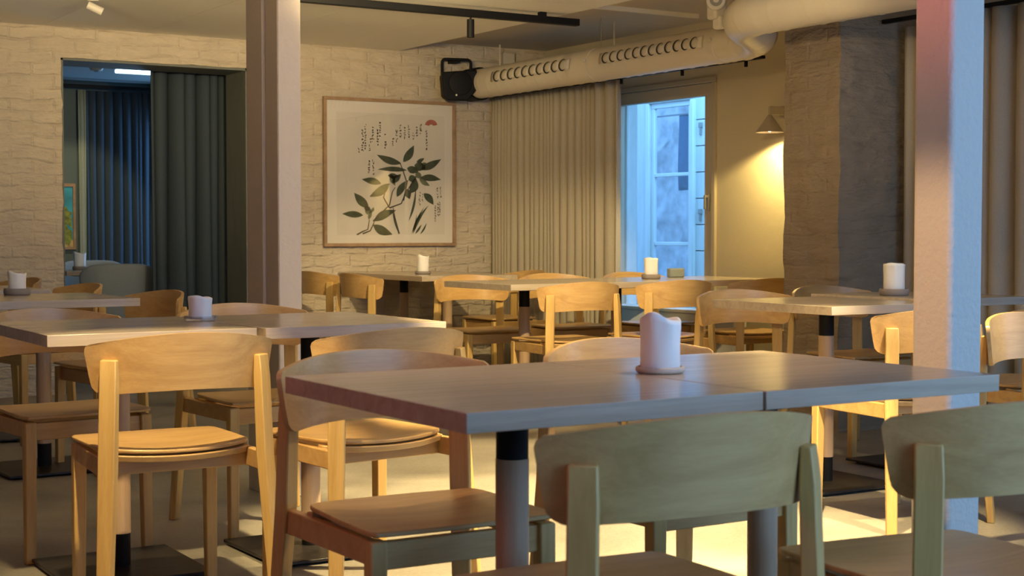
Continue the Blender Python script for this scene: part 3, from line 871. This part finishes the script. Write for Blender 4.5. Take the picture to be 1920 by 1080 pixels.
# ------------------------------------------------------------------ back room seen through the opening
b = MB()
b.box(0.5, 3.88, 11.62, 11.72, 0, 2.5); b.box(3.88, 4.6, 11.62, 11.72, 0, 0.5); b.box(3.88, 4.6, 11.62, 11.72, 1.9, 2.5); b.box(4.6, 5.2, 11.62, 11.72, 0, 2.5)
tag(b.build('wall_backroom', M['back_wall2']), kind='structure')
b = MB(); b.box(0.4, 0.5, YW+WT, 11.7, 0, 2.5); b.box(5.2, 5.3, YW+WT, 11.7, 0, 2.5)
tag(b.build('wall_backroom_side', M['back_wall2']), kind='structure')
b = MB(); b.box(0.4, 5.3, YW+WT-0.02, 11.72, 2.175, 2.4)
tag(b.build('ceiling_backroom', M['ceil2']), kind='structure')
o = pleated('curtain', (3.385, 11.585), (4.55, 11.585), 0.03, 2.10, 0.055, 22, M['curtain_blue'], seed=5)
tag(o, 'dark blue pleated curtain on the far wall of the back room', 'curtain')
o = pleated('curtain', (3.315, 11.55), (3.375, 11.55), 0.03, 2.10, 0.05, 2, fabric('pale_green_curtain', (0.28, 0.30, 0.22)), seed=6)
tag(o, 'narrow pale green curtain beside the palm painting in the back room', 'curtain')
o = pleated('curtain', (3.34, 9.93), (4.02, 9.93), 0.03, 2.172, 0.07, 7, M['curtain_dark'], seed=8, flare=0.3)
tag(o, 'dark slate curtain drawn half across the opening in the brick wall', 'curtain')
b = MB(); b.box(3.0, 4.9, 11.44, 11.47, 2.105, 2.13)
tag(b.build('curtain_rail', M['matte_black']), 'black curtain rail high in the back room', 'curtain rail')
# palm painting
pp = empty('palm_painting', (3.10, 11.60, 1.1)); tag(pp, 'small bright tropical palm painting half hidden by the brick edge', 'picture')
b = MB(); frame_rect(b, 0, 1, 0, 1, 0, 1, 0.0) if False else None
b.box(2.66, 3.30, 11.585, 11.618, 0.88, 0.90); b.box(2.66, 3.30, 11.585, 11.618, 1.36, 1.385); b.box(3.28, 3.30, 11.585, 11.618, 0.9, 1.36); b.box(2.66, 2.68, 11.585, 11.618, 0.9, 1.36)
rel(b.build('picture_frame', M['pic_frame']), pp)
b = MB(); b.cur = 0; b.box(2.68, 3.28, 11.60, 11.612, 0.90, 1.36)
b.cur = 2; b.box(2.68, 3.28, 11.597, 11.5995, 0.90, 0.95)
b.cur = 1
rn = random.Random(2)
for cx, cz, n in ((3.22, 1.14, 16), (3.24, 1.02, 12), (2.95, 1.12, 14)):
    for k in range(n):
        a = rn.uniform(0, 2*PI); l = rn.uniform(0.07, 0.13)
        p = Vector((cx, 0, cz)); d = Vector((math.cos(a), 0, math.sin(a))); nn = Vector((-d.z, 0, d.x))*0.012
        e1 = p+d*l; e1.x = min(max(e1.x, 2.69), 3.275); e1.z = min(max(e1.z, .91), 1.35)
        y = 11.596-0.0002*k
        b.add([(p.x-nn.x, y, p.z-nn.z), (p.x+nn.x, y, p.z+nn.z), ((p.x+e1.x)/2+nn.x*2, y, (p.z+e1.z)/2+nn.z*2), (e1.x, y, e1.z), ((p.x+e1.x)/2-nn.x*2, y, (p.z+e1.z)/2-nn.z*2)], [(0,1,2,3,4)])
rel(b.build('canvas', [M['sky_blue'], M['palm'], M['sand']]), pp)
# ceiling tube lamp and smoke detector
tl = empty('ceiling_tube_lamp', (3.43, 10.45, 2.175)); tag(tl, 'lit cool white tube lamp on the back room ceiling', 'ceiling lamp')
b = MB(); b.box(-0.17, 0.17, -0.03, 0.03, -0.025, 0.0); b.build('lamp_body', M['white_plastic'], tl, bevel=0.004)
b = MB(); b.box(-0.165, 0.165, -0.026, 0.026, -0.05, -0.025); b.build('diffuser', M['tube'], tl, bevel=0.008, seg=3)
sd = empty('smoke_detector', (3.13, 10.45, 2.175)); tag(sd, 'round white smoke detector on the back room ceiling', 'smoke detector')
b = MB(); b.lathe([(0.02, -0.045), (0.04, -0.04), (0.05, -0.02), (0.05, 0)], 28); b.build('detector_body', M['white_plastic'], sd, smooth=True, auto=50)
b = MB(); b.lathe([(0.012, -0.05), (0.022, -0.044)], 16); b.build('sensor_cap', M['grey_plastic'], sd, smooth=True)

# grey upholstered chairs of the back room
def lounge_chair(loc, rz, label):
    r = empty('upholstered_chair', loc, rz); tag(r, label, 'chair', 'grey upholstered chairs in the back room')
    b = MB()
    def sh(u, v):
        a = R(-72)+u*R(144)
        rr = 0.23+0.03*v
        z = 0.40+v*0.40*(1-0.18*(2*u-1)**4)
        return (rr*1.02*math.sin(a), -0.06-rr*0.62*math.cos(a)-0.03*v, z)
    b.grid(sh, 24, 10)
    o = b.build('shell_back', M['grey_fabric'], r, smooth=True, solid=0.04)
    o.modifiers.new('sub', 'SUBSURF').render_levels = 1
    b = MB(); b.box(-0.22, 0.22, -0.2, 0.23, 0.38, 0.46); b.build('seat_cushion', M['grey_fabric'], r, bevel=0.03, seg=4)
    for sx in (-1, 1):
        for sy in (-1, 1):
            b = MB(); b.bar((sx*0.17, sy*0.17, 0.38), (sx*0.21, sy*0.21, 0), 0.03, 0.03, 0.02, 0.02); b.build('leg', M['matte_black'], r)
    return r
lounge_chair((3.22, 10.38, 0), R(-8), 'grey upholstered chair standing in the opening, back turned to the room')
lounge_chair((3.36, 11.265, 0), R(176), 'grey upholstered chair behind the candle table in the back room')

# ------------------------------------------------------------------ cafe tables
TW, TD, TH, TT = 0.60, 0.70, 0.74, 0.033
def make_table(wd, dp):
    r = empty('cafe_table')
    b = MB(); b.box(-wd/2, wd/2, -dp/2, dp/2, TH-TT, TH); b.build('tabletop', M['table'], r, bevel=0.0015)
    b = MB(); b.box(-0.20, 0.20, -0.20, 0.20, TH-TT-0.008, TH-TT); b.build('mounting_plate', M['black'], r, bevel=0.002)
    b = MB(); b.lathe([(0.030, TH-TT-0.105), (0.030, TH-TT-0.008)], 32); b.build('top_collar', M['matte_black'], r, smooth=True, auto=40)
    b = MB(); b.lathe([(0.031, 0.115), (0.031, TH-TT-0.105)], 32); b.build('column', M['column_wood'], r, smooth=True, auto=40)
    b = MB(); b.lathe([(0.029, 0.016), (0.029, 0.115)], 32); b.build('base_collar', M['matte_black'], r, smooth=True, auto=40)
    b = MB(); b.box(-0.21, 0.21, -0.22, 0.22, 0.008, 0.018); b.build('base_plate', M['base_steel'], r, bevel=0.002)
    b = MB()
    for sx in (-1, 1):
        for sy in (-1, 1):
            b.lathe([(0.013, 0.0), (0.013, 0.008)], 12, (sx*0.17, sy*0.18, 0))
    b.build('foot', M['matte_black'], r)
    return r
proto_t = make_table(TW, TD)
wide_t = make_table(0.62, TD)
used = []
def place_table(proto, x0, y0, rot, label, group, wd=TW, dp=TD, dz=0.0):
    o = proto if proto not in used else copy_tree(proto)
    used.append(o) if o is proto else None
    c, s = math.cos(R(rot)), math.sin(R(rot))
    o.location = (x0+c*wd/2-s*dp/2, y0+s*wd/2+c*dp/2, dz)
    o.rotation_euler = (0, 0, R(rot))
    tag(o, label, 'table', group)
    return o
GT = 'pale ash cafe tables on black pedestals'
place_table(proto_t, 1.167, 2.000, -0.2, 'nearest cafe table, left half, its bare corner pointing at the camera', GT)
place_table(proto_t, 1.771, 1.995, -0.2, 'right half of the nearest table pair, reaching to the pink and blue pillar', GT)
place_table(proto_t, 1.087, 4.100, -0.6, 'left table of the second row, bright front corner above the lit yellow chair', GT)
place_table(proto_t, 1.704, 4.068, 0.4, 'right table of the second row, its top ending beside the slim brown column', GT)
place_table(proto_t, 1.425, 6.152, 2.3, 'dark looking table at the left edge carrying a candle in a grey dish', GT)
place_table(proto_t, 0.815, 6.135, 2.3, 'table cut by the left edge, joined left of the one with the grey candle dish', GT)
place_table(proto_t, 1.35, 7.30, 0, 'table end showing just right of the leftmost candle, in front of the brick wall', GT)
place_table(proto_t, 1.30, 8.35, 0, 'farthest table on the left, beside the brick wall', GT)
place_table(wide_t, 4.180, 6.70, 0.5, 'left end table of the long row by the window, corner overlapping a bright chair', GT, 0.62)
place_table(wide_t, 4.808, 6.705, 0, 'middle table of the long row by the window, below the pleated curtain', GT, 0.62)
place_table(wide_t, 5.436, 6.705, 0, 'right end table of the window row, bright yellow under the cone lamp', GT, 0.62)
e1 = place_table(proto_t, 4.50, 8.84, 0, 'far table pushed against the brick wall under the framed print', GT)
e2 = place_table(proto_t, 4.49, 8.24, 0, 'table with candle in front of the framed print, nearer of the two', GT)
for e, y in ((e1, 9.13), (e2, 8.53)):
    e.location = (4.835, y, 0); e.rotation_euler = (0, 0, R(90))
place_table(proto_t, 3.969, 4.113, -0.8, 'table left of the pink pillar, its near corner above a black column collar', GT)
place_table(proto_t, 4.66, 4.26, 0, 'table carrying the blue-white candle, running behind the pillar to the right edge', GT, dz=0.004)
place_table(proto_t, 2.95, 10.60, 0, 'table with a candle in the back room beyond the opening', GT)

# ------------------------------------------------------------------ birch chairs
def make_chair():
    r = empty('dining_chair')
    # curved backrest shell
    b = MB()
    NU, NV = 36, 12
    def outline(u, v):
        t = 2*u-1
        zt = 0.734+0.027*(1-t*t); zb = 0.603+0.010*(1-t*t)
        hw = 0.226+(0.251-0.226)*v**0.8
        rt = 0.020; rb_ = 0.024
        hz = 0.13
        dt = (1-v)*hz; db = v*hz
        cut = 0
        if dt < rt: cut = max(cut, rt-math.sqrt(max(0, rt*rt-(rt-dt)**2)))
        if db < rb_: cut = max(cut, rb_-math.sqrt(max(0, rb_*rb_-(rb_-db)**2)))
        x = t*(hw-cut)
        z = zb+(zt-zb)*v
        y = -0.145-0.114*(1-abs(x/0.25)**2.3)-0.018*(v-0.3)
        return x, y, z
    th = 0.012
    def side(sg):
        def fn(u, v):
            v = 0.5-0.5*math.cos(PI*v)
            x, y, z = outline(u, v)
            sl = 0.114*2.3*abs(x/0.25)**1.3/0.25*(1 if x > 0 else -1); n = Vector((-sl, 1, 0)).normalized()
            return (x+sg*n.x*th/2, y+sg*n.y*th/2, z)
        return fn
    f = side(1); g = side(-1)
    V = [f(i/NU, j/NV) for j in range(NV+1) for i in range(NU+1)]
    V2 = [g(i/NU, j/NV) for j in range(NV+1) for i in range(NU+1)]
    K = len(V); fs = []
    W_ = NU+1
    for j in range(NV):
        for i in range(NU):
            a = j*W_+i
            fs.append((a+1, a, a+W_, a+W_+1)); fs.append((K+a, K+a+1, K+a+W_+1, K+a+W_))
    for i in range(NU):
        fs.append((i, i+1, K+i+1, K+i)); t = NV*W_+i; fs.append((t+1, t, K+t, K+t+1))
    for j in range(NV):
        a = j*W_; fs.append((a+W_, a, K+a, K+a+W_)); c = a+NU; fs.append((c, c+W_, K+c+W_, K+c))
    b.add(V+V2, fs)
    b.build('backrest', M['birch'], r, smooth=True, auto=50, bevel=0.003)
    # dished seat
    def seat_sheet(m, z_off, grow, th):
        NU2, NV2 = 24, 18
        def pt(u, v, zz):
            t = 2*u-1
            hw = (0.207 if v > .5 else 0.207-0.006*(1-2*v)) + grow
            y = -0.135-0.052*(1-t*t) + v*(0.20+0.135+0.052*(1-t*t)) + (v*0.008*(1-t*t)) + (grow*(2*v-1))
            ct = 0.0
            if v > 0.93: ct = (v-0.93)/0.07*0.012*abs(t)**6
            if v < 0.08: ct = (0.08-v)/0.08*0.015*abs(t)**6
            x = t*(hw)-math.copysign(ct, t)
            z = 0.452 - 0.013*(1-t*t)*math.sin(PI*min(1, v*1.1+0.1)) + 0.004*(1-v)*(t*t)
            return (x, y, z+zz)
        A = [pt(i/NU2, j/NV2, z_off) for j in range(NV2+1) for i in range(NU2+1)]
        B = [pt(i/NU2, j/NV2, z_off-th) for j in range(NV2+1) for i in range(NU2+1)]
        K = len(A); Wd = NU2+1; fs = []
        for j in range(NV2):
            for i in range(NU2):
                a = j*Wd+i
                fs.append((a, a+1, a+Wd+1, a+Wd)); fs.append((K+a+1, K+a, K+a+Wd, K+a+Wd+1))
        for i in range(NU2):
            fs.append((i+1, i, K+i, K+i+1)); t = NV2*Wd+i; fs.append((t, t+1, K+t+1, K+t))
        for j in range(NV2):
            a = j*Wd; fs.append((a, a+Wd, K+a+Wd, K+a)); c = a+NU2; fs.append((c+Wd, c, K+c, K+c+Wd))
        m.add(A+B, fs)
    b = MB(); seat_sheet(b, 0.003, 0.0, 0.010)
    b.build('seat', M['birch'], r, smooth=True, auto=50, bevel=0.003)
    # frame: rails under the seat, curved rear rail, side rails running back to the posts
    b = MB()
    b.box(-0.19, 0.19, 0.160, 0.182, 0.378, 0.432)
    for s in (-1, 1):
        b.add([(s*0.178, 0.17, 0.388), (s*0.200, 0.17, 0.388), (s*0.214, -0.215, 0.385), (s*0.192, -0.215, 0.385),
               (s*0.178, 0.17, 0.436), (s*0.200, 0.17, 0.436), (s*0.214, -0.215, 0.436), (s*0.192, -0.215, 0.436)],
              [(0,3,2,1),(4,5,6,7),(0,1,5,4),(1,2,6,5),(2,3,7,6),(3,0,4,7)] if s > 0 else [(1,2,3,0),(7,6,5,4),(4,5,1,0),(5,6,2,1),(6,7,3,2),(7,4,0,3)])
    def rear(u, v): pass
    n = 16; V = []
    for i in range(n+1):
        t = -1+2*i/n; x = t*0.198
        y = -0.120-0.052*(1-t*t)
        zs = 0.4445-0.007*(1-t*t)
        V += [(x, y-0.010, zs-0.020), (x, y+0.014, zs-0.020), (x, y+0.014, zs), (x, y-0.016, zs-0.003)]
    fs = []
    for i in range(n):
        a = i*4
        for k in range(4):
            fs.append((a+k, a+(k+1) % 4, a+4+(k+1) % 4, a+4+k))
    fs += [(3,2,1,0), tuple(n*4+k for k in range(4))]
    b.add(V, fs)
    b.box(-0.19, 0.19, -0.125, -0.103, 0.385, 0.425)
    b.build('seat_frame', M['birch'], r, bevel=0.003)
    for s in (-1, 1):
        b = MB(); b.bar((s*0.186, 0.176, 0.436), (s*0.189, 0.180, 0.0), 0.036, 0.036, 0.031, 0.031)
        b.build('leg', M['birch_solid'], r, bevel=0.004)
        b = MB()
        # rear post: vertical in its upper part, flaring out and back below the seat
        V = []
        for (x, y, z, w, d) in [(0.202, -0.213, 0.694, 0.043, 0.018), (0.203, -0.216, 0.640, 0.045, 0.026), (0.209, -0.220, 0.435, 0.045, 0.030), (0.232, -0.252, 0.0, 0.037, 0.026)]:
            th_ = s*R(38)
            for sx, sy in ((-1,-1),(1,-1),(1,1),(-1,1)):
                lx, ly = sx*w/2, sy*d/2
                V.append((s*x+lx*math.cos(th_)-ly*math.sin(th_), y+lx*math.sin(th_)+ly*math.cos(th_), z))
        fs = [(0,1,2,3), (15,14,13,12)]
        for i in range(3):
            for k in range(4):
                fs.append((i*4+k, (i+1)*4+k, (i+1)*4+(k+1) % 4, i*4+(k+1) % 4))
        b.add(V, fs)
        b.build('leg', M['birch_solid'], r, bevel=0.003)
    return r
chair0 = make_chair()
first = [True]
GC = 'birch dining chairs in the restaurant'
def chair(x, y, rz, label):
    o = chair0 if first[0] else copy_tree(chair0)
    first[0] = False
    o.location = (x, y, 0); o.rotation_euler = (0, 0, R(rz))
    tag(o, label, 'chair', GC)
    return o
C_ = [
 (1.365, 3.976, -2.4, 'brightly lit golden chair in the left foreground, back turned to the camera'),
 (1.473, 2.707, 178.2, 'large chair facing the camera behind the left corner of the nearest table'),
 (1.894, 3.855, 6.4, 'chair seen from behind in the middle, right of the black-collared column of the second row'),
 (1.356, 4.873, 184.5, 'chair facing the camera across the second row at the far left'),
 (2.038, 4.893, 181.0, 'chair facing the camera across the second row, beyond the candle on the glass dish'),
 (2.00, 6.42, 99, 'chair turned sideways just left of the glass-dish candle, back towards the opening'),
 (1.97, 7.50, 98, 'small sideways chair in front of the grey upholstered chair'),
 (1.958, 8.585, 98, 'farthest chair at the left, half hidden by the candle in the grey dish'),
 (4.52, 7.53, 175, 'bright chair facing the camera at the left end of the window row'),
 (4.45, 6.62, -2.5, 'chair back at the window row, right of its first black-collared column'),
 (5.12, 7.55, 176, 'chair before the pleated curtain, only its lit top rim above the table'),
 (5.08, 6.62, -3, 'dark brown chair back right in front of the window row candle'),
 (5.74, 7.55, 180, 'chair below the blue window, its rim glowing blue behind the window row table'),
 (5.69, 6.60, -1.6, 'chair seen from behind in yellow lamp light, partly behind the brick pier'),
 (4.385, 4.945, 172, 'wide chair facing the camera at the left corner of the table beside the pillar'),
 (5.08, 5.10, 178, 'chair behind the blue-white candle, only its grey rim showing'),
 (3.99, 3.83, -3, 'golden chair seen from behind, partly hidden by the left side of the pink pillar'),
 (3.93, 2.98, 178, 'chair facing the camera at the right edge, beside the blue pillar side'),
 (4.66, 3.83, 0, 'brown chair back at the right edge behind the nearer chair there'),
 (2.139, 2.724, 180, 'chair facing the camera behind the frontmost candle'),
 (1.409, 1.929, -3.0, 'large grey looking chair back, bottom centre of the picture'),
 (1.995, 1.80, -8, 'large grey looking chair back cut by the lower right corner'),
 (4.34, 8.45, -86, 'golden chair at the left end of the table under the print, nearer one'),
 (4.34, 9.05, -86, 'shaded chair at the left end of the wall table, beside the brown column'),
 (5.24, 8.50, 90, 'small dark chair back between the wall table and the pleated curtain'),
]
for c in C_: chair(*c)

# ------------------------------------------------------------------ candles
def candle(x, y, z, r, h, label, spike=0.012, seed=0, tilt=0.0, lean=0.0):
    root = empty('pillar_candle', (x, y, z)); tag(root, label, 'candle', 'burnt white pillar candles on the tables')
    rn = random.Random(seed); ph = rn.uniform(0, 6)
    def rim(a):
        e = (0.5+0.5*math.cos(a-tilt))
        return spike*(e**6)*1.3 + spike*0.30*math.sin(2*a+ph) + spike*0.18*math.sin(5*a+ph*2)
    def fl(a): return 0.10*(0.5+0.5*math.cos(a-tilt))**4 + 0.06*(0.5+0.5*math.cos(a-tilt-2.7))**6
    n = 56
    prof = [(r*0.97, 0), (r, 0.003), (r*0.99, h*0.5), (r, h*0.78), (r*1.0, h*0.9), (r*1.0, h), (r*0.90, h), (r*0.80, h-0.006), (r*0.66, h-0.014), (r*0.2, h-0.018), (0.001, h-0.018)]
    def wob(i, a, rr, zz):
        w = {3: .15, 4: .6, 5: 1.0, 6: 1.0, 7: .5}.get(i, 0)
        drip = 0.03*r*math.sin(7*a+ph)*(1 if i in (3, 4) else 0)
        return rr*(1+fl(a)*w*1.3)+drip, zz+rim(a)*w
    b = MB(); b.lathe(prof, n, (0, 0, 0), wob)
    b.build('wax_body', M['wax'], root, smooth=True)
    b = MB(); b.tube([(0, 0, h-0.02), (0.001, 0, h-0.012), (0.004, 0.002, h-0.006)], 0.0012, 8); b.build('wick', M['wick'], root, smooth=True)
    return root
def dish(kind, x, y, z, r, h, label):
    root = empty('candle_dish', (x, y, z)); tag(root, label, 'candle dish', 'small round dishes under the candles')
    b = MB()
    n = 64
    if kind == 'glass':
        b.lathe([(r*0.93, 0), (r*0.98, 0.001), (r, h*0.8), (r*0.99, h), (r*0.93, h), (r*0.9, h*0.45), (0.001, h*0.4)], 96,
                wob=lambda i, a, rr, zz: (rr*(1+(0.012*math.cos(32*a) if i in (1, 2) else 0)), zz))
        b.build('dish_body', M['glass_dish'], root, smooth=True, auto=60)
    else:
        b.lathe([(r*0.86, 0), (r*0.95, 0.002), (r, h*0.4), (r*0.99, h*0.85), (r*0.95, h), (r*0.90, h), (r*0.86, h*0.6), (0.001, h*0.55)], n)
        b.build('dish_body', M['grey_dish'] if kind == 'grey' else M['wood_dish'], root, smooth=True, auto=60)
    return root
vdir = R(180-0)  # image left is roughly -x
def cd(kind, x, y, rd, hd, rc, hc, lab, dlab, spike=0.012, seed=0, tz=TH):
    dish(kind, x, y, tz, rd, hd, dlab)
    frac = {'glass': 0.40, 'grey': 0.55, 'wood': 0.55}[kind]
    candle(x, y, tz+hd*frac, rc, hc, lab, spike, seed, tilt=R(180+32))
cd('wood', 1.828, 2.372, 0.049, 0.013, 0.0395, 0.098, 'frontmost large burnt candle tinted pink on one side and blue on the other', 'pale dish under the frontmost candle, on the table seam', 0.010, 1)
cd('glass', 1.679, 4.535, 0.051, 0.014, 0.036, 0.066, 'squat burnt candle on the second row, standing in ribbed glass', 'clear ribbed glass dish on the second row of tables', 0.006, 2)
cd('grey', 1.665, 6.76, 0.058, 0.030, 0.0375, 0.078, 'low candle at the left edge in a thick dark grey dish', 'thick dark grey dish at the left edge of the photo', 0.008, 3)
cd('grey', 4.715, 8.64, 0.052, 0.020, 0.039, 0.105, 'small candle on the table below the framed print', 'grey dish on the table below the framed print', 0.008, 4)
cd('grey', 5.375, 7.065, 0.056, 0.028, 0.040, 0.105, 'warm lit candle in front of the blue window', 'brown-grey dish on the window row table', 0.006, 5)
cd('grey', 4.815, 4.615, 0.063, 0.030, 0.045, 0.118, 'blue-white candle left of the pink pillar', 'grey stone dish beside the pink pillar', 0.006, 6, TH+0.004)
cd('grey', 3.135, 10.92, 0.052, 0.026, 0.042, 0.105, 'bluish candle on the table in the back room', 'grey dish on the back room table', 0.010, 7)
b = MB(); b.box(-0.055, 0.055, -0.02, 0.02, 0, 0.056)  # plain pale block, not modelled as any particular object
o = b.build('pale_block', M['grey_fabric'], bevel=0.008); o.location = (5.68, 7.22, TH)
tag(o, 'small pale rounded block on the window table right of the candle', 'table card')
